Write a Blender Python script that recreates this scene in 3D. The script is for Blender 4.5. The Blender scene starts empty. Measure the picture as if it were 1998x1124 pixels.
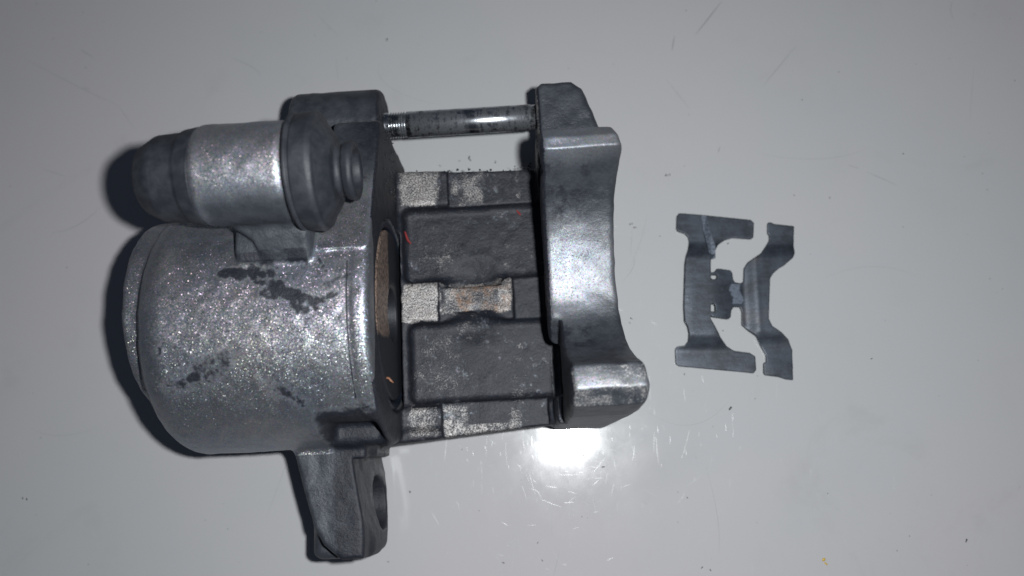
import bpy, bmesh, math, random
import numpy as np
from mathutils import Matrix, Vector
random.seed(4); rng = np.random.default_rng(4)
MM = 0.001
sc = bpy.context.scene
# ------------------------------------------------------------------ camera, world, flash (real sizes, 1 unit = 1 m)
FPX, CAMH, NX, NY = 1538.0, 200.0, 1045.0, 862.0       # focal length in photo pixels, height in mm, pixel straight below the lens
_n = np.array([(NX-999)/FPX, -(NY-562)/FPX, -1.0]); _n /= np.linalg.norm(_n)
zw = -_n; xw = np.array([1.0, 0, 0]); xw -= zw*(xw@zw); xw /= np.linalg.norm(xw); yw = np.cross(zw, xw)
CM = np.array([xw, yw, zw])
def world_at(px, py, z=0.0):
    """point at height z (mm) that the photo shows at pixel px, py"""
    v = CM @ np.array([(px-999)/FPX, (562-py)/FPX, -1.0]); t = (z-CAMH)/v[2]
    return v*t + np.array([0, 0, CAMH])
cam = bpy.data.cameras.new('camera'); camo = bpy.data.objects.new('camera', cam); sc.collection.objects.link(camo)
camo.matrix_world = Matrix([[*CM[0], 0], [*CM[1], 0], [*CM[2], CAMH*MM], [0, 0, 0, 1]])
cam.sensor_width = 36; cam.lens = 36*FPX/1998; cam.clip_start = 0.01; cam.clip_end = 20
cam.dof.use_dof = True; cam.dof.focus_distance = 0.168; cam.dof.aperture_fstop = 13
sc.camera = camo
w = bpy.data.worlds.new("World"); sc.world = w; w.use_nodes = True
w.node_tree.nodes['Background'].inputs[0].default_value = (0.50, 0.62, 0.88, 1)
w.node_tree.nodes['Background'].inputs[1].default_value = 0.052
fl = bpy.data.lights.new('phone_flash', 'POINT'); fl.shadow_soft_size = 0.0030; fl.energy = 1.72; fl.color = (0.96, 0.985, 1.0)
flo = bpy.data.objects.new('phone_flash', fl); sc.collection.objects.link(flo)
flo.location = (0.0162, 0.0060, CAMH*MM); flo.rotation_euler = (math.radians(9), 0, 0)
sc.view_settings.view_transform = 'Standard'; sc.view_settings.look = 'None'; sc.view_settings.exposure = 0; sc.view_settings.gamma = 1
sc.cycles.use_denoising = True

# ------------------------------------------------------------------ node helpers
class NT:
    def __init__(s, name):
        s.m = bpy.data.materials.new(name); s.m.use_nodes = True; s.t = s.m.node_tree; s.n = s.t.nodes; s.l = s.t.links
        s.b = s.n['Principled BSDF']; s.tc = s.n.new('ShaderNodeTexCoord').outputs['Object']
    def put(s, sock, v):
        if isinstance(v, bpy.types.NodeSocket): s.l.new(v, sock)
        elif v is not None: sock.default_value = v
    def noise(s, scale, detail=3, rough=.6, vec=None, dist=0):
        n = s.n.new('ShaderNodeTexNoise'); n.inputs['Scale'].default_value = scale; n.inputs['Detail'].default_value = detail
        n.inputs['Roughness'].default_value = rough; n.inputs['Distortion'].default_value = dist; s.l.new(vec or s.tc, n.inputs['Vector']); return n.outputs['Fac']
    def vor(s, scale, out='Color', feat='F1', vec=None):
        n = s.n.new('ShaderNodeTexVoronoi'); n.feature = feat; n.inputs['Scale'].default_value = scale; s.l.new(vec or s.tc, n.inputs['Vector']); return n.outputs[out]
    def m_(s, op, a, b=None, c=None, clamp=False):
        n = s.n.new('ShaderNodeMath'); n.operation = op; n.use_clamp = clamp
        for i, v in enumerate((a, b, c)): s.put(n.inputs[i], v) if v is not None else None
        return n.outputs[0]
    def v_(s, op, a, b=None, scale=None):
        n = s.n.new('ShaderNodeVectorMath'); n.operation = op; s.put(n.inputs[0], a)
        if b is not None: s.put(n.inputs[1], b)
        if scale is not None: s.put(n.inputs['Scale'], scale)
        return n.outputs[0]
    def ramp(s, v, a, b, lo=0., hi=1.):
        n = s.n.new('ShaderNodeMapRange'); n.interpolation_type = 'SMOOTHSTEP'; s.put(n.inputs[0], v)
        n.inputs[1].default_value = a; n.inputs[2].default_value = b; s.put(n.inputs[3], lo); s.put(n.inputs[4], hi); return n.outputs[0]
    def mix(s, f, a, b):
        n = s.n.new('ShaderNodeMix'); n.data_type = 'RGBA'; s.put(n.inputs[0], f)
        s.put(n.inputs[6], (*a, 1) if isinstance(a, tuple) else a); s.put(n.inputs[7], (*b, 1) if isinstance(b, tuple) else b); return n.outputs[2]
    def fmix(s, f, a, b):
        n = s.n.new('ShaderNodeMix'); n.data_type = 'FLOAT'; s.put(n.inputs[0], f); s.put(n.inputs[2], a); s.put(n.inputs[3], b); return n.outputs[0]
    def attr(s, name):
        n = s.n.new('ShaderNodeAttribute'); n.attribute_name = name; return n.outputs['Fac']
    def bump(s, h, dist, strength=1., normal=None):
        n = s.n.new('ShaderNodeBump'); n.inputs['Distance'].default_value = dist; s.put(n.inputs['Strength'], strength); s.l.new(h, n.inputs['Height'])
        if normal is not None: s.l.new(normal, n.inputs['Normal'])
        return n.outputs[0]
    def out(s, col=None, rough=None, metal=None, normal=None, **k):
        b = s.b.inputs
        if col is not None: s.put(b['Base Color'], (*col, 1) if isinstance(col, tuple) else col)
        s.put(b['Roughness'], rough); s.put(b['Metallic'], metal); s.put(b['Normal'], normal)
        for kk, v in k.items(): s.put(b[kk.replace('_', ' ')], v)
        return s.m

# cast body: silver flake paint, bare worn metal, soot, grey film, some shade put into those two -- amounts come from vertex attributes
def mat_casting():
    N = NT('silver_flake_casting')
    soot_shade, bare, rust = N.attr('soot_shade'), N.attr('bare'), N.attr('rust')
    fine = N.noise(1500, 5, .7); mid = N.noise(330, 5, .65); big = N.noise(70, 4, .6)
    cell = N.vor(5200); cell2 = N.vor(3600)
    film_shade = N.attr('film_shade'); flk = N.attr('flake')
    off = N.v_('SUBTRACT', cell, (0.5, 0.5, 0.5))
    sep = N.n.new('ShaderNodeSeparateColor'); N.l.new(cell2, sep.inputs[0])
    amt = N.m_('ADD', N.ramp(sep.outputs[0], .60, 1.0, .24, .95), 0.)
    off = N.v_('SCALE', off, scale=N.m_('MULTIPLY', amt, flk))
    nb = N.bump(N.m_('ADD', fine, N.m_('MULTIPLY', mid, .25)), 0.00003, .35)
    fn = N.v_('NORMALIZE', N.v_('ADD', nb, off))
    vary = N.m_('SUBTRACT', N.m_('ADD', N.m_('MULTIPLY', fine, .45), N.m_('MULTIPLY', mid, .55)), .5)
    sm = N.ramp(N.m_('ADD', soot_shade, N.m_('MULTIPLY', vary, 1.7)), .26, .70)
    fm = N.ramp(N.m_('ADD', film_shade, N.m_('MULTIPLY', vary, .55)), .10, .90)
    pits = N.noise(3000, 3, .75)
    bm = N.ramp(N.m_('ADD', bare, N.m_('MULTIPLY', N.m_('SUBTRACT', N.m_('ADD', N.m_('MULTIPLY', pits, .5), N.m_('MULTIPLY', mid, .5)), .5), 2.0)), .30, .80)
    paint = N.mix(N.ramp(big, .3, .7), (0.40, 0.435, 0.50), (0.50, 0.505, 0.53))
    tint = N.mix(.32, (0.85, 0.85, 0.85), cell)
    mx = N.n.new('ShaderNodeMix'); mx.data_type = 'RGBA'; mx.blend_type = 'MULTIPLY'; mx.inputs[0].default_value = 1
    N.l.new(paint, mx.inputs[6]); N.l.new(tint, mx.inputs[7]); paint = mx.outputs[2]
    paint = N.mix(N.m_('MULTIPLY', sep.outputs[1], .24), paint, (0.11, 0.12, 0.14))
    film_shadec = N.mix(N.ramp(mid, .3, .7), (0.032, 0.037, 0.046), (0.062, 0.069, 0.080))
    soot_shadec = N.mix(N.ramp(N.m_('ADD', N.m_('MULTIPLY', fine, .7), N.m_('MULTIPLY', big, .3)), .48, .70), (0.010, 0.012, 0.019), (0.050, 0.047, 0.056))
    metalc = N.mix(N.ramp(pits, .38, .62), (0.075, 0.072, 0.072), (0.40, 0.39, 0.385))
    metalc = N.mix(N.m_('MULTIPLY', rust, N.ramp(mid, .35, .65)), metalc, (0.16, 0.095, 0.06))
    c = N.mix(fm, paint, film_shadec); c = N.mix(sm, c, soot_shadec); c = N.mix(bm, c, metalc)
    r = N.fmix(fm, N.m_('ADD', N.m_('SUBTRACT', .60, N.m_('MULTIPLY', flk, .22)), N.m_('MULTIPLY', mid, .18)), .46); r = N.fmix(sm, r, .55); r = N.fmix(bm, r, .42)
    me = N.fmix(fm, .92, .25); me = N.fmix(sm, me, N.ramp(fine, .5, .8, .1, .6)); me = N.fmix(bm, me, .35)
    nb2 = N.bump(N.m_('ADD', fine, N.m_('MULTIPLY', mid, 1.2)), 0.00020, .8)
    fnm = N.n.new('ShaderNodeMix'); fnm.data_type = 'VECTOR'; N.l.new(N.m_('MAXIMUM', N.m_('MULTIPLY', fm, .85), N.m_('MAXIMUM', sm, bm)), fnm.inputs[0]); N.l.new(fn, fnm.inputs[4]); N.l.new(nb2, fnm.inputs[5])
    return N.out(c, r, me, N.v_('NORMALIZE', fnm.outputs[1]))
def mat_rubber():
    N = NT('dusty_black_rubber'); a = N.noise(300, 4, .6); b = N.noise(2500, 3, .6)
    c = N.mix(N.ramp(a, .35, .7), (0.013, 0.015, 0.021), (0.030, 0.033, 0.040))
    return N.out(c, N.m_('ADD', .50, N.m_('MULTIPLY', b, .2)), 0., N.bump(N.m_('ADD', a, b), .00008, .6))
def mat_steel():
    N = NT('worn_pin_steel')
    mp = N.n.new('ShaderNodeMapping'); mp.inputs['Scale'].default_value = (1, .10, .10); N.l.new(N.tc, mp.inputs[0])
    st = N.noise(650, 4, .7, mp.outputs[0]); sp = N.noise(900, 5, .75); bg = N.noise(160, 3, .6, mp.outputs[0])
    d = N.ramp(N.m_('ADD', N.m_('MULTIPLY', st, .30), N.m_('ADD', N.m_('MULTIPLY', sp, .35), N.m_('MULTIPLY', bg, .35))), .38, .56)
    c = N.mix(d, (0.022, 0.025, 0.034), (0.42, 0.44, 0.47))
    return N.out(c, N.fmix(d, .38, .22), N.fmix(d, .4, 1.), N.bump(N.m_('ADD', st, sp), .00004, .5))
def mat_piston():
    N = NT('rusty_piston_rim'); a = N.noise(1500, 5, .75); b = N.noise(200, 3, .6); at = N.attr('soot_shade')
    c = N.mix(N.ramp(a, .38, .6), (0.05, 0.036, 0.032), (0.31, 0.225, 0.18))
    c = N.mix(N.ramp(N.m_('ADD', at, N.m_('MULTIPLY', N.m_('SUBTRACT', b, .5), .8)), .35, .65), c, (0.02, 0.022, 0.028))
    return N.out(c, .5, .35, N.bump(a, .0001, .8))
def mat_seal():
    N = NT('glossy_black_seal'); a = N.noise(1800, 4, .7)
    return N.out((0.012, 0.016, 0.026), N.ramp(a, .3, .7, .18, .5), 0., N.bump(a, .00015, .8))
def mat_spring():
    N = NT('darkened_spring_steel'); wr = N.attr('bare')
    mp = N.n.new('ShaderNodeMapping'); mp.inputs['Scale'].default_value = (.12, 1, 1); N.l.new(N.tc, mp.inputs[0])
    a = N.noise(170, 5, .65); b = N.noise(1700, 4, .7); s = N.noise(1100, 3, .6, mp.outputs[0])
    f = N.m_('ADD', N.m_('MULTIPLY', a, .6), N.m_('ADD', N.m_('MULTIPLY', b, .2), N.m_('MULTIPLY', s, .2)))
    c = N.mix(N.ramp(f, .38, .62), (0.024, 0.029, 0.039), (0.064, 0.076, 0.096))
    c = N.mix(N.ramp(N.m_('ADD', wr, N.m_('MULTIPLY', N.m_('SUBTRACT', b, .5), 1.2)), .35, .85), c, (0.17, 0.20, 0.25))
    c = N.mix(N.ramp(N.noise(95, 2, .5), .60, .74, 0., .35), c, (0.13, 0.10, 0.09))
    return N.out(c, N.ramp(f, .3, .7, .50, .42), .30, N.bump(N.m_('ADD', b, s), .00005, .6))
def mat_table():
    N = NT('glossy_grey_laminate')
    a = N.noise(7, 4, .55); b = N.noise(45, 5, .6); cc = N.noise(900, 3, .6)
    c = N.mix(N.ramp(a, .35, .65), (0.436, 0.446, 0.452), (0.462, 0.446, 0.458))
    c = N.mix(N.ramp(b, .50, .80, 0., .16), c, (0.36, 0.365, 0.365))
    sm_ = N.noise(22, 6, .7, dist=1.5); c = N.mix(N.ramp(sm_, .56, .72, 0., .14), c, (0.30, 0.29, 0.28))
    sp = N.vor(260, 'Distance'); spk = N.m_('MULTIPLY', N.m_('LESS_THAN', sp, .045), N.m_('GREATER_THAN', N.noise(30, 2, .5), .56))
    c = N.mix(N.m_('MULTIPLY', spk, .55), c, (0.12, 0.12, 0.12))
    r = N.ramp(N.noise(60, 5, .7), .3, .75, .085, .16)
    return N.out(c, r, 0., N.bump(N.noise(500, 4, .6), .000008, .5), Specular_IOR_Level=.5, Coat_Weight=.35, Coat_Roughness=.045)
def mat_plain(name, col, rough=.5, metal=0.):
    N = NT(name); a = N.noise(1500, 3, .6); c = N.mix(a, tuple(x*.7 for x in col), tuple(min(1, x*1.3) for x in col))
    return N.out(c, rough, metal, N.bump(a, .0001, .5))

# ------------------------------------------------------------------ mesh helpers
def mesh_obj(name, verts, faces, mat, parent=None, smooth=True, attrs=None, normals=None):
    me = bpy.data.meshes.new(name); me.from_pydata([tuple(v) for v in verts], [], faces) if not isinstance(faces, np.ndarray) else fast_fill(me, verts, faces)
    me.update()
    me.polygons.foreach_set('use_smooth', [smooth]*len(me.polygons))
    for k, v in (attrs or {}).items():
        a = me.attributes.new(k, 'FLOAT', 'POINT'); a.data.foreach_set('value', np.ascontiguousarray(v, np.float32))
    me.materials.append(mat)
    if normals is not None: me.normals_split_custom_set_from_vertices(normals)
    o = bpy.data.objects.new(name, me); sc.collection.objects.link(o)
    if parent: o.parent = parent
    return o
def fast_fill(me, verts, quads):
    nv, nf = len(verts), len(quads)
    me.vertices.add(nv); me.vertices.foreach_set('co', np.ascontiguousarray(verts, np.float32).ravel())
    me.loops.add(nf*4); me.loops.foreach_set('vertex_index', quads.astype(np.int32).ravel())
    me.polygons.add(nf); me.polygons.foreach_set('loop_start', np.arange(0, nf*4, 4, dtype=np.int32)); me.update(calc_edges=True)
def empty(name, loc, rz, label, cat, group=None):
    o = bpy.data.objects.new(name, None); sc.collection.objects.link(o); o.location = loc; o.rotation_euler = (0, 0, rz)
    o.empty_display_size = .01; o['label'] = label; o['category'] = cat
    if group: o['group'] = group
    return o
# value noise for masks (numpy), p in mm
_tab = rng.random((32, 32, 32)).astype(np.float32)
def vnoise(p, s, octs=3):
    r = np.zeros(len(p), np.float32); am = 1.; tot = 0
    for o in range(octs):
        q = p/s*(2**o)+17.3*o; i = np.floor(q).astype(int); f = (q-i); f = f*f*(3-2*f)
        def g(a, b, c): return _tab[(i[:, 0]+a) & 31, (i[:, 1]+b) & 31, (i[:, 2]+c) & 31]
        x = [[g(0, b, c)*(1-f[:, 0])+g(1, b, c)*f[:, 0] for c in (0, 1)] for b in (0, 1)]
        y = [x[0][c]*(1-f[:, 1])+x[1][c]*f[:, 1] for c in (0, 1)]
        r += am*(y[0]*(1-f[:, 2])+y[1]*f[:, 2]); tot += am; am *= .55
    return r/tot
def sstep(a, b, x): t = np.clip((x-a)/(b-a), 0, 1); return t*t*(3-2*t)

# ------------------------------------------------------------------ distance field modelling: smooth unions of cast shapes, meshed by surface nets
class Field:
    def __init__(s, lo, hi, h):
        s.h = h; s.lo = np.array(lo, float); s.ax = [np.arange(lo[i], hi[i]+h/2, h, dtype=np.float32) for i in range(3)]
        s.F = np.full([len(a) for a in s.ax], 6., np.float32)
    def sub(s, bb, mg=6.):
        sl = []; cs = []
        for i in range(3):
            a = s.ax[i]; i0 = int(np.searchsorted(a, bb[0][i]-mg)); i1 = int(np.searchsorted(a, bb[1][i]+mg)); sl.append(slice(i0, i1))
            sh = [1, 1, 1]; sh[i] = i1-i0; cs.append(a[i0:i1].reshape(sh))
        return tuple(sl), cs
    def add(s, fn, bb, k=.8):
        sl, (U, V, Z) = s.sub(bb); d = fn(U, V, Z).astype(np.float32); F = s.F[sl]
        hh = np.clip(.5+.5*(F-d)/k, 0, 1); s.F[sl] = F*(1-hh)+d*hh-k*hh*(1-hh)
    def cut(s, fn, bb, k=.8):
        sl, (U, V, Z) = s.sub(bb, 3.); d = -fn(U, V, Z).astype(np.float32); F = s.F[sl]
        hh = np.clip(.5-.5*(F-d)/k, 0, 1); s.F[sl] = F*(1-hh)+d*hh+k*hh*(1-hh)
    def mesh(s):
        F = s.F; S = F < 0; n = np.array(F.shape)
        c = sum(S[a:n[0]-1+a, b:n[1]-1+b, d:n[2]-1+d].astype(np.int8) for a in (0, 1) for b in (0, 1) for d in (0, 1))
        act = np.argwhere((c > 0) & (c < 8)); idx = -np.ones(n-1, np.int32); idx[tuple(act.T)] = np.arange(len(act))
        corner = {(a, b, d): F[act[:, 0]+a, act[:, 1]+b, act[:, 2]+d] for a in (0, 1) for b in (0, 1) for d in (0, 1)}
        pos = np.zeros((len(act), 3)); cnt = np.zeros(len(act))
        for ax in range(3):
            for a in (0, 1):
                for b in (0, 1):
                    p0 = [a, b]; p0.insert(ax, 0); p1 = list(p0); p1[ax] = 1
                    f0, f1 = corner[tuple(p0)], corner[tuple(p1)]; m = (f0 < 0) != (f1 < 0)
                    t = np.where(m, f0/np.where(m, f0-f1, 1), 0); q = np.tile(np.array(p0, float), (len(act), 1)); q[:, ax] += t
                    pos[m] += q[m]; cnt[m] += 1
        pos = act+pos/cnt[:, None]
        quads = []
        for ax in range(3):
            o = [i for i in range(3) if i != ax]; sl0 = [slice(None)]*3; sl1 = [slice(None)]*3; sl0[ax] = slice(0, -1); sl1[ax] = slice(1, None)
            A, B = S[tuple(sl0)], S[tuple(sl1)]
            e = np.argwhere(A != B); e = e[(e[:, o[0]] > 0) & (e[:, o[1]] > 0) & (e[:, o[0]] < n[o[0]]-1) & (e[:, o[1]] < n[o[1]]-1)]
            q = []
            for da, db in ((-1, -1), (0, -1), (0, 0), (-1, 0)):
                r = e.copy(); r[:, o[0]] += da; r[:, o[1]] += db; q.append(idx[tuple(r.T)])
            q = np.stack(q, 1); fl_ = A[tuple(e.T)]
            if ax == 1: fl_ = ~fl_
            q[~fl_] = q[~fl_][:, ::-1]; quads.append(q)
        quads = np.concatenate(quads)
        # gradient normals
        h = 1.0; ip = np.clip(pos, 1.01, n-2.02); g = np.zeros_like(pos)
        def samp(p):
            i = np.floor(p).astype(int); f = p-i; r = 0
            for a in (0, 1):
                for b in (0, 1):
                    for d in (0, 1):
                        r = r+F[i[:, 0]+a, i[:, 1]+b, i[:, 2]+d]*(f[:, 0] if a else 1-f[:, 0])*(f[:, 1] if b else 1-f[:, 1])*(f[:, 2] if d else 1-f[:, 2])
            return r
        for ax in range(3):
            d = np.zeros(3); d[ax] = 1.0
            g[:, ax] = samp(np.clip(ip+d, 0, n-1.01))-samp(np.clip(ip-d, 0, n-1.01))
        g /= np.linalg.norm(g, axis=1)[:, None]+1e-9
        return pos*s.h+s.lo, quads, g
def cylu(u0, u1, v, z, r, rd=.8):
    def f(U, V, Z):
        a = np.sqrt((V-v)**2+(Z-z)**2)-(r-rd); b = np.abs(U-(u0+u1)/2)-((u1-u0)/2-rd)
        return np.minimum(np.maximum(a, b), 0)+np.sqrt(np.maximum(a, 0)**2+np.maximum(b, 0)**2)-rd
    return f, ((u0, v-r, z-r), (u1, v+r, z+r))
def box(u0, u1, v0, v1, z0, z1, rd=.8):
    def f(U, V, Z):
        q = [np.abs(X-(a+b)/2)-((b-a)/2-rd) for X, a, b in ((U, u0, u1), (V, v0, v1), (Z, z0, z1))]
        return np.minimum(np.maximum(np.maximum(q[0], q[1]), q[2]), 0)+np.sqrt(np.maximum(q[0], 0)**2+np.maximum(q[1], 0)**2+np.maximum(q[2], 0)**2)-rd
    return f, ((u0, v0, z0), (u1, v1, z1))
def poly2(P, X, Y):
    P = np.array(P, float); d = np.full(np.broadcast(X, Y).shape, 1e9); sgn = np.ones(d.shape); j = len(P)-1
    for i in range(len(P)):
        e = P[j]-P[i]; wx, wy = X-P[i][0], Y-P[i][1]; t = np.clip((wx*e[0]+wy*e[1])/(e@e), 0, 1)
        bx, by = wx-e[0]*t, wy-e[1]*t; d = np.minimum(d, bx*bx+by*by)
        c1, c2, c3 = Y >= P[i][1], Y < P[j][1], e[0]*wy > e[1]*wx
        fl_ = (c1 & c2 & c3) | (~c1 & ~c2 & ~c3); sgn = np.where(fl_, -sgn, sgn); j = i
    return sgn*np.sqrt(d)
def prism_u(P, u0, u1, rd=.8):          # outline in (v, z), drawn out along u
    P = np.array(P, float)
    def f(U, V, Z):
        a = poly2(P, V[0], Z[0])[None]+rd; b = np.abs(U-(u0+u1)/2)-((u1-u0)/2-rd)
        return np.minimum(np.maximum(a, b), 0)+np.sqrt(np.maximum(a, 0)**2+np.maximum(b, 0)**2)-rd
    return f, ((u0, P[:, 0].min(), P[:, 1].min()), (u1, P[:, 0].max(), P[:, 1].max()))
def prism_z(P, z0, z1, rd=.8):          # outline in (u, v), drawn out along z
    P = np.array(P, float)
    def f(U, V, Z):
        a = poly2(P, U[:, :, 0], V[:, :, 0])[:, :, None]+rd; b = np.abs(Z-(z0+z1)/2)-((z1-z0)/2-rd)
        return np.minimum(np.maximum(a, b), 0)+np.sqrt(np.maximum(a, 0)**2+np.maximum(b, 0)**2)-rd
    return f, ((P[:, 0].min(), P[:, 1].min(), z0), (P[:, 0].max(), P[:, 1].max(), z1))
def prism_v(P, v0, v1, rd=.8):          # outline in (u, z), drawn out along v
    P = np.array(P, float)
    def f(U, V, Z):
        a = poly2(P, U[:, 0], Z[:, 0])[:, None, :]+rd; b = np.abs(V-(v0+v1)/2)-((v1-v0)/2-rd)
        return np.minimum(np.maximum(a, b), 0)+np.sqrt(np.maximum(a, 0)**2+np.maximum(b, 0)**2)-rd
    return f, ((P[:, 0].min(), v0, P[:, 1].min()), (P[:, 0].max(), v1, P[:, 1].max()))
def capsule(a, b, r0, r1):
    a = np.array(a, float); b = np.array(b, float); e = b-a; L2 = e@e
    def f(U, V, Z):
        t = np.clip(((U-a[0])*e[0]+(V-a[1])*e[1]+(Z-a[2])*e[2])/L2, 0, 1)
        return np.sqrt((U-a[0]-e[0]*t)**2+(V-a[1]-e[1]*t)**2+(Z-a[2]-e[2]*t)**2)-(r0+(r1-r0)*t)
    r = max(r0, r1); return f, (tuple(np.minimum(a, b)-r), tuple(np.maximum(a, b)+r))

# ------------------------------------------------------------------ table
TH = math.radians(3.0)                     # the caliper lies turned 3 degrees on the table
U0, V0 = -32.0, 32.0                       # its base point in its own axes (u along the piston, v across)
def to_uv(p): c, s = math.cos(TH), math.sin(TH); return np.array([c*p[0]+s*p[1], -s*p[0]+c*p[1], p[2]])
def from_uv(u, v, z=0): c, s = math.cos(TH), math.sin(TH); return np.array([c*u-s*v, s*u+c*v, z])
def uv_at(px, py, z): return to_uv(world_at(px, py, z))
M_TABLE, M_CAST, M_RUB, M_STEEL, M_PIS, M_SEAL, M_SPR = mat_table(), mat_casting(), mat_rubber(), mat_steel(), mat_piston(), mat_seal(), mat_spring()
tb = bmesh.new(); bmesh.ops.create_cube(tb, size=1); bmesh.ops.scale(tb, vec=(1.6, 1.1, .03), verts=tb.verts)
bmesh.ops.translate(tb, vec=(0, .05, -.015), verts=tb.verts); bmesh.ops.bevel(tb, geom=tb.edges[:], offset=.003, segments=3, affect='EDGES')
me = bpy.data.meshes.new('table_top'); tb.to_mesh(me); me.materials.append(M_TABLE); tt = bpy.data.objects.new('table_top', me); sc.collection.objects.link(tt); tt['kind'] = 'structure'

# ------------------------------------------------------------------ brake caliper casting
A = Field((-88, -25, -.6), (25, 88, 72), .33)
ac = lambda t, k=.8: A.add(t[0], t[1], k)
cc = lambda t, k=.8: A.cut(t[0], t[1], k)
FR = -29.9                                                   # front plane of the housing
HV, HZ, HR = 28.0, 27.8, 27.0
ac(cylu(-76.8, FR+3, HV, HZ, HR, 7.5)); A.cut((lambda U, V, Z: FR-U+0*V+0*Z), ((FR, 0, 0), (FR+8, 55, 56)), 1.2)                          # piston housing
ac(cylu(-80.2, -66, 31.5, HZ+.6, 20.8, 1.0), .5)              # raised disc on its closed end
ac(prism_u([(38.5, 12), (38.5, 53.4), (43, 51.4), (57, 45.0), (70.5, 38.5), (71.8, 36), (71.8, 5), (60, 3), (40, 3)], -40.4, FR, 1.0), .5)   # flange over to the pin
ac(cylu(-34.1, FR, HV, HZ, HR+.3, 1.7), .3)   # rim of the bore
cc(box(-42.0, -31.4, -8, 6.0, 32, 44.5, 1.6), 2.2)            # sunken corner above the mounting lug
# threaded lug of the pad pin, left
ac(cylu(-53.5, -32.0, 76.8, 20.5, 9.0, 1.6), .6)
ac(box(-53.5, -32.0, 62, 77, 5, 29.5, 1.8), 1.2)
# slide pin boss and its web
ac(cylu(-59.6, -41.6, 52.1, 60.0, 9.6, 2.0), .3)
ac(prism_u([(46, 60), (60, 57), (56, 48), (50, 38), (34, 40), (36.6, 54.6), (41, 57.4)], -55.5, -40.6, 1.4), 1.2)
cc(prism_z([(-62, 50), (-57, 46), (-54.6, 42.5), (-51.5, 40.2), (-50, 36), (-50, 30), (-62, 30)], 55.0, 58.5, .3), .8)
# bottom mounting lug with its gusset
ac(cylu(-48.6, -36.2, -11.2, 15.5, 11.4, 1.8), .6)
ac(prism_z([(-52.0, 3), (-51.8, .5), (-47.4, -15.5), (-45.4, -19.0), (-42.0, -22.0), (-37.0, -22.0), (-36.2, -12), (-36.2, 3)], 8, 29.6, 1.0), 1.4)
ac(box(-43, -35.4, -8, 8, 5, 24, 2.0), 2.5)
ac(box(-49.4, -36.0, -22.6, -8, 6.0, 24.0, 2.0), 1.0)
cc((lambda U, V, Z: np.maximum(-39.4-.16*V+.07*(29.6-Z)-U, V+1.5), ((-43, -26, 3), (-30, -1.5, 33))), .7)    # bevelled bolt face
# bridge
ac(prism_z([(-35, .7), (7, 3.9), (8, 30), (8, 64.2), (-34, 65.6)], 3.2, 20.3, 1.0), 1.2)
ac(box(-32, 8, 4.0, 9, 14, 21.4, 1.0), 1.2)
# outer fork: two fingers with a round valley between
def smooth_line(P, n=5):
    P = [np.array(p, float) for p in P]; P = [2*P[0]-P[1]]+P+[2*P[-1]-P[-2]]; o = []
    for a, b, c, d in zip(P[:-3], P[1:-2], P[2:-1], P[3:]):
        for t in np.arange(n)/n: o.append(tuple(.5*(2*b+(c-a)*t+(2*a-5*b+4*c-d)*t*t+(3*b-a-3*c+d)*t**3)))
    return o+[tuple(P[-2])]
VAL = smooth_line([(13.4, 55.6), (14.7, 50.5), (16.8, 45.2), (20, 40.9), (24.5, 38.2), (29.5, 37.6), (34.5, 38.5), (39.5, 40.0), (44, 42.2), (48, 45.1), (51.3, 48.9), (53.6, 53), (55.2, 55.9)])
ac(prism_u([(2.6, 7), (4.0, 3), (66, 3), (71, 6), (71.5, 24), (66.5, 30), (62.4, 38), (61.8, 49), (60, 53.6), (57.6, 55.7)]+VAL[::-1]+[(9, 56.5), (5.8, 54), (4.2, 46), (3.4, 28)], 4.0, 23.6, 1.7), 1.2)
OUTC = smooth_line([(15.0, 74), (19.9, 66), (20.2, 57), (19.2, 50), (18.8, 40), (18.9, 28), (19.6, 19), (20.6, 14.5), (21.2, 11), (21.2, 8.2), (20.2, 5.0), (17.6, 2.6)], 4)+[(18, -4), (30, -4), (30, 80), (15, 80)]
cc(prism_z(OUTC, -4, 64, .1), 1.4)
cc(prism_z([(16.6, 66), (26, 66), (26, 55.5), (20.0, 56.4), (18.2, 61)], 30, 62, .2), 1.2)            # bevelled outer corner
cc(prism_v([(-2, 22), (4.3, 22), (6.9, 57), (6.9, 64), (-2, 64)], -3, 15.5, 1.8), 1.6)               # receding inner face of the lower finger
cc(prism_v([(-2, 24), (4.3, 24), (5.9, 49), (-2, 52)], 53, 60.5, .3), .8)
# right pin lug
ac(prism_z([(4.6, 60), (4.6, 80.6), (6, 81.8), (13, 81.8), (15.5, 80), (18.8, 70), (18.8, 60)], 5, 29.5, 1.5), 1.0)
# recesses of the bridge floor
cc(box(-28.6, 6.2, 38.2, 56.0, 16.8, 30, 1.8), 1.5)
cc(box(-27.8, 7.6, 9.8, 28.2, 16.6, 30, 1.8), 1.5)
cc(box(-17.5, 3.4, 55.5, 66.5, 19.0, 26, .2), .5)
cc(box(-20.8, 3.4, .5, 10.2, 19.2, 21.5, .2), .5)
cc(box(-20.6, 6, 27, 39, 19.5, 26, .2), .5)
cc(box(-3.2, 4.0, 20, 46, 18.3, 26, .4), .6)
cc(cylu(1, 6.4, 9.0, 43, 16.5, .6), 1.6)                                                     # hollow beside the lower finger
cc(box(1, 6.2, 53, 61.5, 24, 50.5, 1.6), .5)
def ellipsoid(c, r):
    return (lambda U, V, Z: (np.sqrt(((U-c[0])/r[0])**2+((V-c[1])/r[1])**2+((Z-c[2])/r[2])**2)-1)*min(r)), (tuple(np.array(c)-r), tuple(np.array(c)+r))
cc(ellipsoid((-12.6, 39.2, 20.4), (7.6, 5.6, 4.9)), 1.2)
cc(ellipsoid((-12.6, 26.6, 20.6), (6.6, 4.0, 4.6)), 1.8)
ac(box(-19.8, -4.5, 30.4, 36.4, 12, 19.6, .4), .5)
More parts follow.
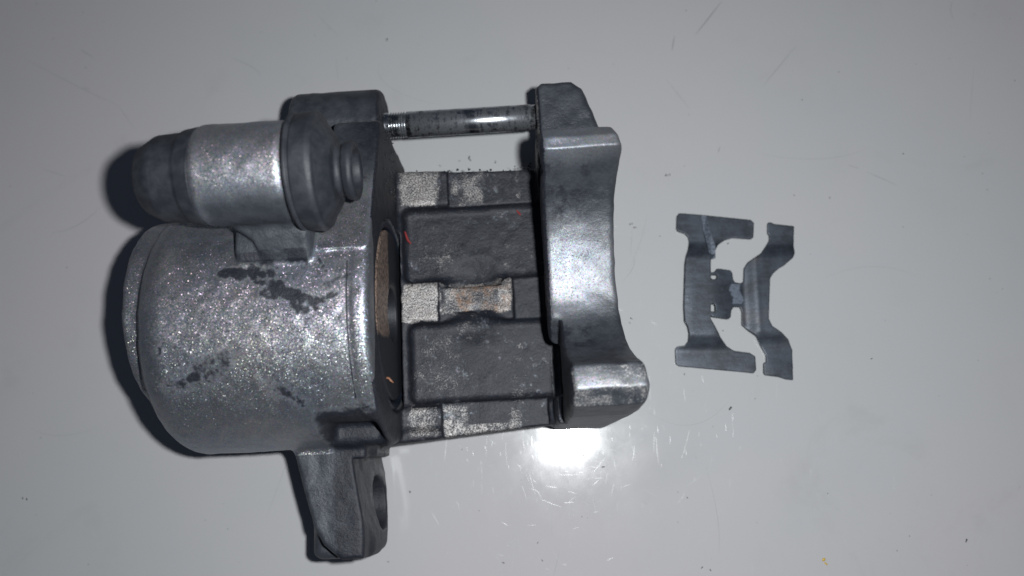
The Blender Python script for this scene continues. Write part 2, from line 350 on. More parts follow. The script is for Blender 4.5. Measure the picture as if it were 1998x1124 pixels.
# bore, bolt hole, pin holes
cc(cylu(-52, FR+.4, 29.5, 26.6, 21.6, .2), .5)
cc(cylu(-60, -20, -11.8, 12.4, 6.0, .2), .8)
cc(cylu(-46, -25, 76.9, 20.8, 2.9, .2), .3)
cc(cylu(0, 14, 76.9, 20.8, 2.9, .2), .3)
cc(cylu(-64, -38, 51.9, 60.0, 5.6, .2), .3)
# parting groove behind the rim, nick in the rim, step lines
cc(capsule((-32.9, 34.6, 52.7), (-31.8, 31.0, 53.2), .3, .25), .3)
# casting skin: slow waviness
_sl = 8; _s = A.F.shape
pn = rng.random([s//6+3 for s in _s]).astype(np.float32)
def up(a, n, ax):
    x = np.arange(n)/6.; i = x.astype(int); f = (x-i).astype(np.float32); f = f*f*(3-2*f); sh = [1, 1, 1]; sh[ax] = n; f = f.reshape(sh)
    return np.take(a, i, ax)*(1-f)+np.take(a, i+1, ax)*f
for ax in range(3): pn = up(pn, _s[ax], ax)
A.F += (pn-.5)*.22; del pn
A.F[:, :, :3] = np.maximum(A.F[:, :, :3], .4)               # it stands on the table, never through it
cv, cq, cn = A.mesh(); del A

# wear and stain masks; some shade is put in by face direction and recess
def blot(P, pts, r):
    """distance based blot along pixel path pts [(px,py,z,r)]"""
    m = np.zeros(len(P), np.float32); q = [(uv_at(a, b, z+2.5), rr) for a, b, z, rr in pts]
    for (a, ra), (b, rb) in zip(q[:-1], q[1:]):
        e = (b-a)[:2]; t = np.clip(((P[:, :2]-a[:2])@e)/(e@e+1e-9), 0, 1); d = np.linalg.norm(P[:, :2]-a[:2]-t[:, None]*e, axis=1)-(ra+(rb-ra)*t)
        m = np.maximum(m, sstep(r, -r, d))
    return m*(P[:, 2] > 20)
n1 = vnoise(cv, 9.); n2 = vnoise(cv+50, 3.); n3 = vnoise(cv+90, 1.4); n4 = vnoise(cv+130, .8)
u, v, z = cv.T; nu, nv, nz = cn.T
soot_shade = np.full(len(cv), .04, np.float32)+.14*sstep(.55, .8, n1)
film_shade = .12+.18*n1
bare = np.zeros(len(cv), np.float32); rust = np.zeros(len(cv), np.float32)
inner = (u > FR-.3) & (u < 5.2) & (z < 48)
soot_shade = np.where(inner & (v < 67), .78+.25*(n1-.5), soot_shade)
fl0 = (u > -41) & (u < FR) & (v > 38)
soot_shade = np.maximum(soot_shade, np.where(fl0, .10+.42*sstep(44, 66, v)*sstep(-42, -31, u)+.4*(n2-.5), 0)); film_shade = np.where(fl0, np.maximum(film_shade, .2+.75*sstep(46, 62, v)), film_shade)
film_shade = np.where((u > -56) & (u < -29) & (v > 66), 1.0, film_shade)
soot_shade = np.maximum(soot_shade, np.where((u > -56) & (u < -29) & (v > 66), .12+.3*(n2-.5)+.45*sstep(-39, -32, u), 0))
lug = (v < -0.2) & (u < -30)
film_shade = np.where(lug, 1.05, film_shade); soot_shade = np.maximum(soot_shade, np.where(lug, .12+.4*(n1-.5)+.25*sstep(-15, -20, v), 0))
low = sstep(-45, -41.5, u)*sstep(-29, -30, u)*sstep(11, 7.5, v)*sstep(50, 44, z+4*(n2-.5))
film_shade = np.maximum(film_shade, low); soot_shade = np.maximum(soot_shade, low*(.72+.5*(n1-.5)))  # shade of the sunken corner put into both masks
film_shade = np.where((u < -72) & (nu < -.75), .9, film_shade)  # closed end's outward face: its shade is coloured in
web = (v > 36) & (z > 49)
film_shade = np.maximum(film_shade, web*.85*sstep(-60, -55, u+2*n2)*sstep(-39, -41, u)*sstep(51, 44.5, v+2*n2)*sstep(53.0, 54.2, z+.35*(v-38))); film_shade = np.where((u > -62) & (u < -40) & (z > 50) & (v > 38), np.maximum(film_shade, .45*sstep(-.1, -1.1, nv)), film_shade)  # grey film on the web, plus painted shade on the boss's lower side
soot_shade = np.maximum(soot_shade, np.where((u > -56) & (u < -41.5) & (v < 38.5) & (v > 34.0) & (z > 44), .45+.9*(n2-.4)*sstep(34, 37.5, v), 0))
soot_shade = np.maximum(soot_shade, .85*sstep(.30, .12, np.abs(u+34.1+.004*(v-20)))*((v > 10) & (v < 36) & (z > 40)))  # dark line painted in place of a groove behind the rim
# fork
fk = u > 4.6
film_shade = np.where(fk, .30, film_shade)
film_shade = np.where(fk & (v > 64), .95, film_shade); soot_shade = np.where(fk & (v > 64), .18+.5*(n2-.5), soot_shade)
ff = np.where(fk, sstep(38, 49, v+3*(n2-.5))*sstep(57, 51, v), 0)+np.where(fk, sstep(33, 20, v)*sstep(9, 14, v), 0)
film_shade = np.where(fk & (v < 64), .40+.45*ff+.22*(n1-.5)+.3*sstep(8, 19, u)*.5, film_shade); soot_shade = np.where(fk & (v < 64), np.maximum(.04, ff*(.44+.8*(n2-.5)+.3*(n4-.5))*np.where(v > 30, 1-.5*sstep(12, 20, u), 1)), soot_shade)  # smudged bands on the valley walls, greyer towards the outer edge
soot_shade = np.where(fk & (v < 12.0), .06+.5*(n2-.5)+.2*(nv < -.5)*sstep(.3, .7, n1), soot_shade); film_shade = np.where(fk & (nv < -.5) & (v < 14), .95, film_shade)  # lower side wall of the fork gets its shade as colour
soot_shade = np.where(((u > 3.0) & (nu < -.5)) | ((nu > .6) & (u > -33) & (u < -28) & (z < 50)), .9, soot_shade)  # shade on the fork's inner face painted in; bore face blackened too
bare = np.where(fk & (v < 13) & (nz > .5) & (z > 45), .40+.5*(n3-.5), bare)
# bridge floor wear, ragged outlines
fl_ = (nz > .6) & (u > -30) & (u < 4)
uw, vw = u+2.4*(n2-.5)+1.5*(n3-.5), v+2.0*(vnoise(cv+7, 2.5)-.5)
def patch(u0, u1, v0, v1, val, sf=1.2):
    w_ = sstep(u0-sf/2, u0+sf/2, uw)*sstep(u1+sf/2, u1-sf/2, uw)*sstep(v0-sf/2, v0+sf/2, vw)*sstep(v1+sf/2, v1-sf/2, vw)
    return np.where(fl_, w_*(val+.45*(n2-.5)+.3*(n3-.5)), 0).astype(np.float32)
for a in ((-29.2, -19.5, 56.0, 66, .66, 2.5), (-17, -8.5, 56.0, 66, .50, 3), (-8.5, -5, 57, 65, .22, 3), (-29.2, -20.8, 28.4, 38, .84, .8), (-20.4, -6, 30, 38, .56), (-7.2, -3.4, 29.8, 38.5, .66, .8),
          (-28.0, -21.6, 2, 9.6, .55, 1.6), (-20.4, -14.5, 2, 9.6, .52, 2.5), (-5.5, -1.2, 3.5, 13, .36, 3), (-1.4, -.2, 57, 65, .42, .8)):
    bare = np.maximum(bare, patch(*a))
bare = np.maximum(bare, patch(-27.5, -14, 39, 52, .28, 6)); bare = np.maximum(bare, patch(-27, -15, 10.5, 26.5, .33, 6)); bare = np.maximum(bare, patch(-8, 4, 12, 27, .18, 5)); bare = np.maximum(bare, patch(-6, 3, 40, 48, .20, 4)); bare = np.maximum(bare, patch(-17, -9, 24, 28.6, .26, 1)); bare = np.maximum(bare, patch(-17, -9, 38, 41.5, .16, 1))
bare = np.maximum(bare, np.where((u > -20.5) & (u < -3) & (v < 4.6) & (z > 18.8), .55+.5*(n3-.5), 0).astype(np.float32))      # rubbed edge of the bridge
rust = np.where(inner, .30*n1+patch(-17, -4, 30, 37, 1.0, 4), 0).astype(np.float32)
bare = np.maximum(bare, np.where((u > 2.0) & (u < 5) & (v > 58) & (z > 24) & (z < 52) & (nu < -.4), .5, 0))
# stains on the housing
for pts in ([(442, 535, 50, 1.2), (478, 538, 50, 1.5)], [(478, 510, 50, .6), (515, 545, 51, 2.1), (560, 572, 51, 1.6), (612, 588, 51, 1.2), (658, 572, 51, .7)], [(515, 575, 51, .8), (560, 575, 51, 1.0)],
            [(575, 598, 51, .7), (598, 605, 51, 1.3)], [(612, 590, 51, .8), (620, 604, 51, .7)], [(655, 545, 51, .5), (690, 536, 51, .4)], [(330, 690, 47, .5), (331, 697, 47, .5)], [(382, 745, 45, .7), (405, 738, 45, 1.1)],
            [(640, 530, 50, .5), (622, 505, 50, .4)]):
    soot_shade = np.maximum(soot_shade, blot(cv+np.stack([1.6*(n3-.5), 1.6*(n2-.5), 0*n1], 1), pts, 1.0)*np.clip(.02+.85*n3+.8*n4, 0, 1.05))
for pts in ([(345, 755, 45, 2.0), (400, 735, 46, 3.2), (465, 700, 48, 2.2)], [(540, 760, 44, 2.5), (590, 780, 43, 2)], [(640, 560, 50, 1.5), (665, 545, 50, 1)], [(655, 700, 47, 1.0), (662, 740, 45, 1.5)], [(700, 790, 42, 1.2), (730, 800, 42, 1.2)]):
    soot_shade = np.maximum(soot_shade, blot(cv, pts, 2.5)*(.34+.5*n2))
soot_shade += np.where(nz < -.2, .3, 0)  # faces turned downward are coloured darker
flake = np.where(u > 4, .66, np.where((z > 50) & (v > 42) & (u < -40), .75, 1.0)).astype(np.float32)
cen = cv[cq].mean(1)
cu_, cv_, cz_ = cen.T
pid = np.zeros(len(cq), int)                                  # 0 housing
pid[(cu_ > FR) & (cu_ <= 4.8) & (cv_ < 67)] = 1                # bridge
pid[(cu_ > 4.8) | ((cu_ > -5) & (cz_ > 23))] = 2               # fork
pid[(cu_ > 0) & (cv_ > 66.5)] = 3                              # right pin lug
pid[(cu_ < -28) & (cv_ > 71.9)] = 4                            # left pin lug
pid[(cu_ < -28) & (cv_ < -1.2)] = 5                            # mounting lug
pid[(cu_ < FR) & (cz_ > 52.2+.0*cu_) & (cv_ > 38)] = 6         # slide pin boss
pid[(cu_ < -40.6) & (cv_ > 42.5) & (cz_ > 46.5)] = 6
base = from_uv(U0, V0)
cal = empty('brake_caliper', tuple(base*MM), TH, 'worn silver-flake single piston brake caliper lying open side up on the grey table', 'brake caliper')
off = np.array([U0, V0, 0])
names = ['piston_housing', 'bridge', 'fork', 'pin_lug', 'pin_lug', 'mounting_lug', 'slide_pin_boss']
labs = [None, 'sooty bridge floor with two sunken pockets and worn bright patches', 'outer fork with two fingers and a rounded valley', 'lug holding the right end of the pad pin', 'lug holding the left end of the pad pin', 'mounting lug with a bolt hole, slanting down below the housing', None]
parts = {}
for k, nm in enumerate(names):
    fsel = cq[pid == k]
    if not len(fsel): continue
    used, inv = np.unique(fsel, return_inverse=True); q = inv.reshape(fsel.shape)
    o = mesh_obj(nm, (cv[used]-off)*MM, q, M_CAST, cal, attrs={'soot_shade': soot_shade[used], 'bare': bare[used], 'rust': rust[used], 'film_shade': film_shade[used], 'flake': flake[used]}, normals=cn[used])
    if labs[k]: o['label'] = labs[k]
    parts[k] = o

# ------------------------------------------------------------------ turned parts
def lathe(name, prof, v0, z0, mat, parent, seg=96, wob=0., tilt=(0, 0), attrs=None, cap=True):
    """prof: (u, r) along the piston axis"""
    vs = []; fs = []
    for i, (uu, r) in enumerate(prof):
        for j in range(seg):
            a = 2*math.pi*j/seg; rr = r*(1+wob*(math.sin(3*a+i*.4)*.5+math.sin(5*a+1.3+i*.3)*.3))
            du = uu-prof[0][0]
            vs.append(((uu-U0)*MM, (v0+rr*math.cos(a)+du*tilt[0]-V0)*MM, (z0+rr*math.sin(a)+du*tilt[1])*MM))
    for i in range(len(prof)-1):
        for j in range(seg):
            k = (j+1) % seg; fs.append((i*seg+j, (i+1)*seg+j, (i+1)*seg+k, i*seg+k))
    if cap: fs.append(tuple(range(seg))); fs.append(tuple(range((len(prof)-1)*seg, len(prof)*seg))[::-1])
    o = mesh_obj(name, vs, fs, mat, parent)
    o.data.shade_auto_smooth if False else None
    bm = bmesh.new(); bm.from_mesh(o.data); bmesh.ops.recalc_face_normals(bm, faces=bm.faces); bm.to_mesh(o.data); bm.free()
    return o
def rounded(pts, r=.35, n=4):
    """round the corners of a profile"""
    out = [pts[0]]
    for a, b, c in zip(pts[:-2], pts[1:-1], pts[2:]):
        a, b, c = map(np.array, (a, b, c)); la, lc = np.linalg.norm(a-b), np.linalg.norm(c-b); rr = min(r, la*.45, lc*.45)
        p, q = b+(a-b)/la*rr, b+(c-b)/lc*rr
        for t in np.linspace(0, 1, n+1): out.append(tuple((1-t)**2*p+2*t*(1-t)*b+t*t*q))
    out.append(pts[-1]); return out
# pad pin
pr = [(-40, 0.01), (-40, 3.15)]
for i in range(7): pr += [(-31.0+i*.62, 3.15), (-30.75+i*.62, 2.85), (-30.5+i*.62, 2.85), (-30.3+i*.62, 3.15)]
pr += [(3.2, 3.1), (3.4, 2.95), (9, 2.95), (9, .01)]
pin = lathe('pad_pin', pr, 76.9, 20.8, M_STEEL, cal, 48); pin['label'] = 'steel pad pin with grooves near its left end'
# left sleeve boot (closed rubber cap)
b1 = lathe('rubber_boot', rounded([(-70.6, .01), (-70.6, 5.4), (-70.1, 6.3), (-67.2, 8.0), (-66.6, 8.2), (-62.2, 8.5), (-61.6, 8.9), (-59.3, 9.25), (-58.9, 9.3), (-58.9, 6.0)], .4), 52.1, 60.0, M_RUB, cal, 96, .006)
b1['label'] = 'closed rubber boot on the left end of the slide pin boss'
# right dust boot: flange, cone, neck and open lip
b2 = lathe('rubber_boot', rounded([(-41.2, 6.0), (-41.9, 9.6), (-41.6, 10.9), (-41.0, 11.1), (-40.6, 10.6), (-40.3, 10.9), (-37.2, 11.2), (-36.4, 10.8), (-36.2, 10.0), (-34.0, 6.6), (-33.8, 4.9), (-33.2, 4.5), (-32.6, 4.6), (-32.4, 5.3), (-31.2, 5.7), (-30.5, 5.4), (-30.3, 4.8), (-30.6, 3.9), (-31.6, 3.6), (-38, 3.5), (-38, .01)], .3), 52.0, 60.0, M_RUB, cal, 96, .010, tilt=(-.05, .03))
b2['label'] = 'flanged rubber boot with an open lip at the right end of the boss'
sl = lathe('slide_sleeve', [(-37.9, .01), (-37.9, 2.4), (-33.9, 2.4), (-33.6, 2.0), (-33.6, 1.2), (-36, 1.2), (-36, .01)], 51.6, 60.3, M_STEEL, b2, 32)
# piston and seal
ps = lathe('piston', rounded([(-48, .01), (-48, 19.0), (-30.6, 19.0), (-30.2, 18.5), (-30.2, 18.0), (-30.2, 14.0), (-30.2, 10.0), (-30.2, 6.4), (-30.6, 6.0), (-44, 6.0), (-44, .01)], .3), 29.5, 26.6, M_PIS, cal, 128)
a = ps.data.attributes.new('soot_shade', 'FLOAT', 'POINT')
a.data.foreach_set('value', [float(.1+.9*sstep(33.5, 29, vx.co.z/MM)+.8*sstep(25, 21, vx.co.y/MM+V0)) for vx in ps.data.vertices])  # piston face turns black towards the bottom and towards low v
lathe('piston_seal', rounded([(-34, 19.1), (-31.4, 19.2), (-30.6, 19.6), (-30.2, 20.2), (-30.5, 21.0), (-31.2, 21.55), (-34, 21.55), (-34, 19.1)], .3), 29.5, 26.6, M_SEAL, cal, 128, .003, cap=False)
# bush ring in the mounting lug
bs = lathe('bush', rounded([(-39.4, 4.8), (-39.4, 5.95), (-48, 5.95), (-48, 4.8), (-39.4, 4.8)], .2), -11.8, 12.4, M_STEEL, parts[5], 64, cap=False)

# ------------------------------------------------------------------ grime crumbs on the caliper, paint marks
def blob_verts(c, r, n=1, sq=.6):
    bm = bmesh.new(); bmesh.ops.create_icosphere(bm, subdivisions=n, radius=1)
    s = [r*random.uniform(.6, 1.3) for _ in range(3)]; rz = random.uniform(0, 6.28)
    R = Matrix.Rotation(rz, 3, 'Z'); vs = []
    for x in bm.verts:
        p = Vector((x.co.x*s[0], x.co.y*s[1], x.co.z*s[2]*sq))*random.uniform(.8, 1.2); vs.append(np.array(R @ p)+np.array(c))
    fs = [[x.index for x in f.verts] for f in bm.faces]; bm.free(); return vs, fs
def blobs(name, lst, mat, parent=None, o_=(0, 0, 0), sq=.6):
    V, Fc = [], []
    for c, r in lst:
        a, b = blob_verts(c, r, 1, sq); n = len(V); V += [(x-np.array(o_))*MM for x in a]; Fc += [[i+n for i in f] for f in b]
    return mesh_obj(name, V, Fc, mat, parent)
M_SOOT = mat_plain('black_brake_grime', (0.018, 0.02, 0.026), .7)
crumbs = []
for px_, py_, r in ((778, 338, .5), (783, 341, .4), (815, 338, .45), (819, 341, .4), (834, 337, .5), (838, 341, .5), (830, 343, .35), (882, 338, .3), (770, 336, .6), (966, 336, .3), (1000, 337, .3)):
    p = uv_at(px_, py_, 19.5); crumbs.append(((p[0], p[1], 19.2), r))
for i in range(60):
    crumbs.append(((random.uniform(-28, 4), random.gauss(65.2, .2), random.uniform(15, 19.6)), random.uniform(.15, .32)))
for i in range(70):
    uu = random.uniform(-33, -30); crumbs.append(((uu, random.uniform(66, 85), 20.8+random.uniform(6, 9)), random.uniform(.1, .25)) if False else ((random.uniform(-30.2, -29.3), random.uniform(56, 74), random.uniform(22, 38)), random.uniform(.12, .3)))
g = blobs('brake_grime', crumbs, M_SOOT, cal, off); g['kind'] = 'stuff'
M_RED = mat_plain('red_marker_paint', (0.19, 0.018, 0.018), .6)
def strip(name, pts, wd, zt, mat, parent, o_):
    """thin raised curved strip along points (mm)"""
    V, Fc = [], []
    n = len(pts)
    for i, p in enumerate(pts):
        a = np.array(pts[max(i-1, 0)]); b = np.array(pts[min(i+1, n-1)]); d = (b-a)[:2]; d = d/np.linalg.norm(d); nn = np.array([-d[1], d[0], 0]); ww = wd*math.sin(math.pi*(i+.5)/n)**.6
        p = np.array(p, float)
        for s_, zz in ((-1, 0), (-.4, zt), (.4, zt), (1, 0)): V.append((p+nn*s_*ww+np.array([0, 0, zz])-np.array(o_))*MM)
    for i in range(n-1):
        for j in range(3): Fc.append((i*4+j, i*4+j+1, i*4+j+5, i*4+j+4))
    return mesh_obj(name, V, Fc, mat, parent)
p = [uv_at(x, y, 18.2) for x, y in ((790, 452), (793, 461), (796, 469), (802, 476))]; strip('red_paint_mark', p, .28, .18, M_RED, cal, off)
p = [uv_at(x, y, 17.0) for x, y in ((1008, 411), (1012, 415), (1016, 420))]; strip('red_paint_mark', p, .25, .2, M_RED, cal, off)
M_CHIP = mat_plain('chipped_bright_metal', (0.75, 0.77, 0.80), .35, .5)
p = [uv_at(x, y, zz) for x, y, zz in ((411, 853, 38.6), (414, 848, 39.0), (419, 850, 39.0), (424, 852, 38.7))]; strip('metal_chip', p, .22, .35, M_CHIP, cal, off)
M_FIB = mat_plain('copper_brown_fibre', (0.20, 0.09, 0.05), .5)
def tube(name, pts, r, mat, parent, o_, seg=8):
    V, Fc = [], []; n = len(pts)
    for i, p in enumerate(pts):
        a = np.array(pts[max(i-1, 0)], float); b = np.array(pts[min(i+1, n-1)], float); d = b-a; d /= np.linalg.norm(d)
        s = np.cross(d, (0, 0, 1)); s /= np.linalg.norm(s)+1e-9; t = np.cross(s, d)
        rr = r*(1 if 0 < i < n-1 else .4)
        for j in range(seg): an = 2*math.pi*j/seg; V.append((np.array(p)+(s*math.cos(an)+t*math.sin(an))*rr-np.array(o_))*MM)
    for i in range(n-1):
        for j in range(seg): k = (j+1) % seg; Fc.append((i*seg+j, i*seg+k, (i+1)*seg+k, (i+1)*seg+j))
    Fc.append(tuple(range(seg))[::-1]); Fc.append(tuple(range((n-1)*seg, n*seg))); return mesh_obj(name, V, Fc, mat, parent)
fp = [uv_at(x, y, 36) for x, y in ((748, 740), (753, 737), (759, 738), (763, 743), (768, 747))]
fb = tube('loose_fibre', [tuple(q_-np.array(off)) for q_ in fp], .28, M_FIB, None, (0, 0, 0)); fb.matrix_world = Matrix.Translation(tuple(base*MM)) @ Matrix.Rotation(TH, 4, 'Z')
fb['label'] = 'tiny curled copper brown fibre caught in the gap between housing and bridge'; fb['category'] = 'fibre'

# ------------------------------------------------------------------ pad spring (thin bent sheet)
def zc(p): return (1280+p[0]/2.676, 360+p[1]/2.676)
SP = [(108, 165), (122, 148), (230, 156), (495, 183), (513, 200), (510, 275), (497, 285), (400, 278), (360, 290), (325, 315), (308, 345), (300, 380), (279, 398), (279, 467), (300, 462), (313, 445), (385, 452), (395, 468), (398, 498), (410, 514), (440, 517), (455, 508),
      (457, 440), (475, 410), (545, 362), (575, 320), (592, 290), (590, 264), (582, 255), (582, 202), (590, 197), (606, 199), (612, 205), (722, 217), (720, 362), (708, 388), (660, 430), (637, 442), (605, 470), (589, 495), (585, 600), (582, 705), (600, 742),
      (650, 775), (690, 810), (713, 862), (716, 1022), (680, 1018), (640, 1005), (572, 996), (562, 985), (562, 932), (576, 925), (574, 890), (545, 840), (520, 795), (480, 765), (446, 735), (446, 665), (435, 643), (402, 642), (388, 662), (385, 696), (372, 708),
      (290, 698), (280, 690), (278, 705), (300, 742), (330, 800), (370, 845), (410, 868), (490, 878), (520, 897), (525, 968), (510, 986), (470, 981), (120, 949), (103, 935), (100, 860), (110, 846), (150, 840), (165, 820), (166, 780), (158, 745), (143, 718),
      (139, 640), (145, 420), (152, 380), (166, 340), (173, 300), (168, 275), (150, 256), (112, 243), (106, 230)]
HOLE1 = [(279, 480), (313, 481), (308, 497), (293, 503), (279, 496)]; HOLE2 = [(279, 632), (293, 630), (301, 640), (301, 668), (279, 668)]
sc0 = world_at(*zc((400, 580)), 0)
def spw(L_): return [tuple((world_at(*zc(p), 1.2)-sc0)[:2]) for p in L_]
PO, PH1, PH2 = spw(SP), spw(HOLE1), spw(HOLE2)
S = Field((-20, -28, -.5), (22, 28, 5.0), .19)
def sheet(U, V, Z):
    X, Y = U[:, :, 0], V[:, :, 0]; d = poly2(PO, X, Y); d = np.maximum(d, -poly2(PH1, X, Y)); d = np.maximum(d, -poly2(PH2, X, Y))
    x, y = np.broadcast_arrays(X, Y)
    # middle of the plates stands up, the feet lie on the table
    hgt = .75+2.0*sstep(14.5, 9.5, np.abs(y+.3))*sstep(14, 2, np.abs(x+8.5)*.9)+1.5*sstep(13.5, 9, np.abs(y))*sstep(2, 6, x)
    hgt = hgt+.3*sstep(14, 20, np.abs(y))*sstep(4, 9, x)
    a = d+.12; b = np.abs(Z-hgt[:, :, None].astype(np.float32))-.24; a = a[:, :, None]
    return np.minimum(np.maximum(a, b), 0)+np.sqrt(np.maximum(a, 0)**2+np.maximum(b, 0)**2)-.12
S.F = np.minimum(S.F, sheet(*[S.ax[i].reshape([-1 if j == i else 1 for j in range(3)]) for i in range(3)]).astype(np.float32))
sv, sq_, sn = S.mesh(); 
spr = empty('pad_spring', tuple(sc0*MM), 0, 'thin dark bent steel pad spring lying flat on the table right of the caliper', 'spring clip')
sb = (.75*sstep(2.0, 1., np.abs(sv[:, 0]-.4+.4*np.sin(sv[:, 1]*1.3)))*(np.abs(sv[:, 1]) < 2.6)+.42*sstep(0, 4, -sv[:, 0]-8)*sstep(9, 5, np.abs(sv[:, 1]-2))*sstep(.35, .6, vnoise(sv+30, 2.2)))
sb = np.maximum(sb, .62*(np.abs(sn[:, 2]) < .8)*(sv[:, 2] > .6)*vnoise(sv, 3.)*1.4)
sce = sv[sq_].mean(1); xs = [float((world_at(*zc(q_), 1.2)-sc0)[0]) for q_ in ((290, 580), (425, 580))]
sid = np.where(sce[:, 0] > xs[1], 2, np.where((sce[:, 0] > xs[0]) & (np.abs(sce[:, 1]) < 7.2), 1, 0))
for k, nm in enumerate(('side_plate', 'centre_tab', 'yoke_plate')):
    fs_ = sq_[sid == k]; us, inv = np.unique(fs_, return_inverse=True)
    mesh_obj(nm, sv[us]*MM, inv.reshape(fs_.shape), M_SPR, spr, attrs={'bare': sb[us]}, normals=sn[us])
# folded tongue that lies across the upper arm of the side plate
tg = spw([(234, 162), (262, 166), (278, 260), (303, 330), (304, 392), (280, 398), (262, 330), (246, 250)])
bm = bmesh.new(); lo = [bm.verts.new((x*MM, y*MM, (1.15 if i < 2 or i == 7 else 2.4)*MM)) for i, (x, y) in enumerate(tg)]
f = bm.faces.new(lo); ex = bmesh.ops.extrude_face_region(bm, geom=[f]); bmesh.ops.translate(bm, vec=(0, 0, .45*MM), verts=[e for e in ex['geom'] if isinstance(e, bmesh.types.BMVert)])
bmesh.ops.recalc_face_normals(bm, faces=bm.faces); bmesh.ops.bevel(bm, geom=bm.edges[:], offset=.12*MM, segments=2, affect='EDGES')
me = bpy.data.meshes.new('folded_tongue'); bm.to_mesh(me); bm.free(); me.materials.append(M_SPR); a_ = me.attributes.new('bare', 'FLOAT', 'POINT'); a_.data.foreach_set('value', [.62+.3*(x.co.y < .0085) for x in me.vertices]); o = bpy.data.objects.new('folded_tongue', me); sc.collection.objects.link(o); o.parent = spr

# ------------------------------------------------------------------ grit, specks and scratches on the table
M_GRIT = mat_plain('dark_metal_grit', (0.05, 0.05, 0.055), .5)
gl = []
for px_, py_, r in ((755, 78, .5), (1425, 797, .55), (1885, 1055, .55), (1232, 437, .5), (1239, 444, .45), (45, 972, .35), (53, 974, .3), (916, 308, .55), (917, 312, .4), (897, 314, .35), (967, 316, .45), (858, 324, .35), (168, 132, .25), (1299, 342, .35), (1303, 342, .3), (1307, 341, .3),
                    (1636, 141, .3), (1549, 381, .3), (1619, 386, .3), (1540, 735, .3), (1335, 730, .3), (1420, 475, .3), (1410, 645, .3), (1232, 622, .4), (1229, 630, .3), (1139, 888, .35), (1135, 884, .3), (1177, 911, .4), (1341, 971, .3), (1050, 1059, .3), (982, 1098, .35), (1058, 1093, .3), (757, 1096, .3), (1370, 1107, .3), (1386, 1112, .3), (800, 960, .3), (1700, 700, .3), (1565, 195, .35), (1762, 300, .25)):
    p = world_at(px_, py_, 0); a_ = random.uniform(0, 6.28)
    for k_ in range(3): gl.append(((p[0]+math.cos(a_)*(k_-1)*r*.55+random.gauss(0, .08), p[1]+math.sin(a_)*(k_-1)*r*.55, .1), r*random.uniform(.25, .5)))
for i in range(70):
    p = world_at(random.uniform(0, 1998), random.uniform(0, 1124), 0); gl.append(((p[0], p[1], .05), random.uniform(.05, .13)))
g = blobs('grit', gl, M_GRIT); g['kind'] = 'stuff'
M_YEL = mat_plain('yellow_paint_fleck', (0.62, 0.42, 0.06), .5)
p = world_at(1607, 1092, 0); q = world_at(1613, 1101, 0)
yf = blobs('paint_fleck', [((p[0], p[1], .12), .55), ((p[0]+.3, p[1]-.8, .1), .4), ((q[0], q[1], .08), .25)], M_YEL); yf['label'] = 'tiny yellow paint fleck on the table near the lower edge of the photo'; yf['category'] = 'paint fleck'
# dark scuffs (surface marks with their own shapes)
M_SCUF = NT('grey_scuff'); M_SCUF = M_SCUF.out((0.27, 0.275, 0.28), .4)
def ribbon(pts, wd, zt=.012):
    V, Fc = [], []; n = len(pts)
    for i, p in enumerate(pts):
        a = np.array(pts[max(i-1, 0)]); b = np.array(pts[min(i+1, n-1)]); d = (b-a)[:2]; d = d/(np.linalg.norm(d)+1e-9); nn = np.array([-d[1], d[0], 0]); ww = wd*(.25+.75*math.sin(math.pi*(i+.5)/n))
        p = np.array([p[0], p[1], .006])
        V += [(p-nn*ww)*MM, (p+np.array([0, 0, zt]))*MM, (p+nn*ww)*MM]
    for i in range(n-1): Fc += [(i*3, i*3+1, i*3+4, i*3+3), (i*3+1, i*3+2, i*3+5, i*3+4)]
    return V, Fc
def bez(pts, n=14):
    pts = [np.array(world_at(*p, 0)) for p in pts]
    if len(pts) == 2: return [pts[0]+(pts[1]-pts[0])*t for t in np.linspace(0, 1, n)]
    a, b, c = pts; return [(1-t)**2*a+2*t*(1-t)*(2*b-.5*a-.5*c)+t*t*c for t in np.linspace(0, 1, n)]
def ribbons(name, lst, mat):
    V, Fc = [], []
    for pts, wd, zt in lst:
        a, b = ribbon(pts, wd, zt); n = len(V); V += a; Fc += [[i+n for i in f] for f in b]
    o = mesh_obj(name, V, Fc, mat); o['kind'] = 'stuff'; return o
sl_ = []
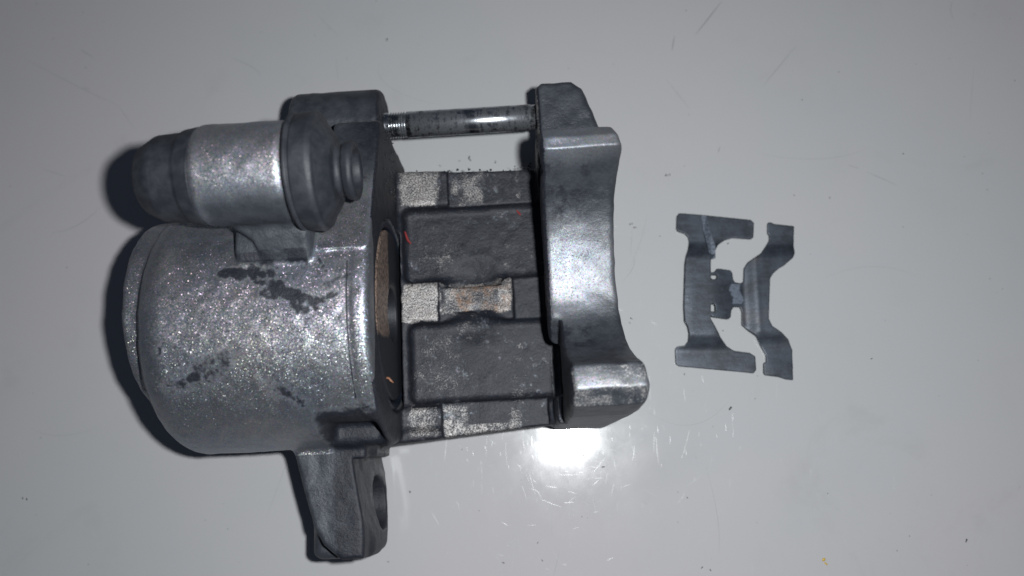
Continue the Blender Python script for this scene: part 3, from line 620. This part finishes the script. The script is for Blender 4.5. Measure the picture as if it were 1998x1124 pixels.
for pts, wd in (([(40, 110), (150, 168), (230, 205)], .05), ([(230, 205), (262, 250), (258, 262)][:2], .04), ([(160, 170), (175, 175)], .08), ([(155, 95), (183, 113)], .08), ([(450, 113), (490, 130), (508, 148)], .06),
                ([(1408, 3), (1357, 68)], .14), ([(1316, 70), (1311, 99)], .13), ([(1553, 90), (1520, 130), (1488, 168)], .07), ([(1405, 286), (1401, 298)], .12), ([(100, 455), (150, 440), (195, 405)], .06), ([(1300, 155), (1345, 212)], .05),
                ([(1690, 335), (1720, 348), (1750, 362)], .06), ([(1655, 322), (1675, 328)], .07), ([(1860, 0), (1855, 20), (1862, 40)], .05), ([(1040, 800), (1060, 1000)], .03), ([(1073, 930), (1077, 1045)], .05), ([(1380, 920), (1400, 1010), (1402, 1080)], .05), ([(1092, 1075), (1080, 1124)], .06), ([(1245, 790), (1340, 830), (1420, 785)], .05),
                ([(1214, 550), (1236, 520), (1234, 500)], .06), ([(1234, 445), (1232, 470), (1230, 500)], .04), ([(1225, 530), (1250, 470), (1262, 420)], .03), ([(620, 30), (640, 50), (660, 70)], .04), ([(740, 120), (760, 170), (860, 205)], .03), ([(200, 830), (120, 850), (60, 835)], .03), ([(520, 1010), (575, 860)], .03), ([(1600, 545), (1700, 520), (1790, 540)], .03), ([(1690, 290), (1600, 310), (1480, 300)], .03), ([(1892, 240), (1900, 130)], .03), ([(660, 160), (655, 110)], .03), ([(85, 330), (130, 345)], .05)):
    sl_.append((bez(pts), wd, .004))
ribbons('scuff_marks', sl_, M_SCUF)
# hairline scratches that glint round the flash reflection
NS = NT('hairline_scratch'); M_HAIR = NS.out((0.46, 0.47, 0.475), .22, 0., None, Specular_IOR_Level=.6)
hl = []
cen_ = world_at(1115, 862, 0)
for i in range(1150):
    if i < 520:
        rr = abs(random.gauss(0, 24))+3; an = random.uniform(0, 6.28); c = cen_+np.array([math.cos(an)*rr, math.sin(an)*rr, 0])
    else: c = world_at(random.uniform(-50, 2050), random.uniform(-50, 1170), 0)
    L_ = random.choice((.8, 1.2, 1.5, 2.5, 5))*random.uniform(.6, 1.4); d = random.choice((random.uniform(0, 3.14), random.gauss(1.6, .15))); cu = random.gauss(0, .1)
    pts = [c+np.array([math.cos(d+cu*t)*L_*t, math.sin(d+cu*t)*L_*t, 0]) for t in np.linspace(-.5, .5, 6)]
    hl.append((pts, random.uniform(.014, .04), random.uniform(.003, .008)))
ribbons('hairline_scratches', hl, M_HAIR)
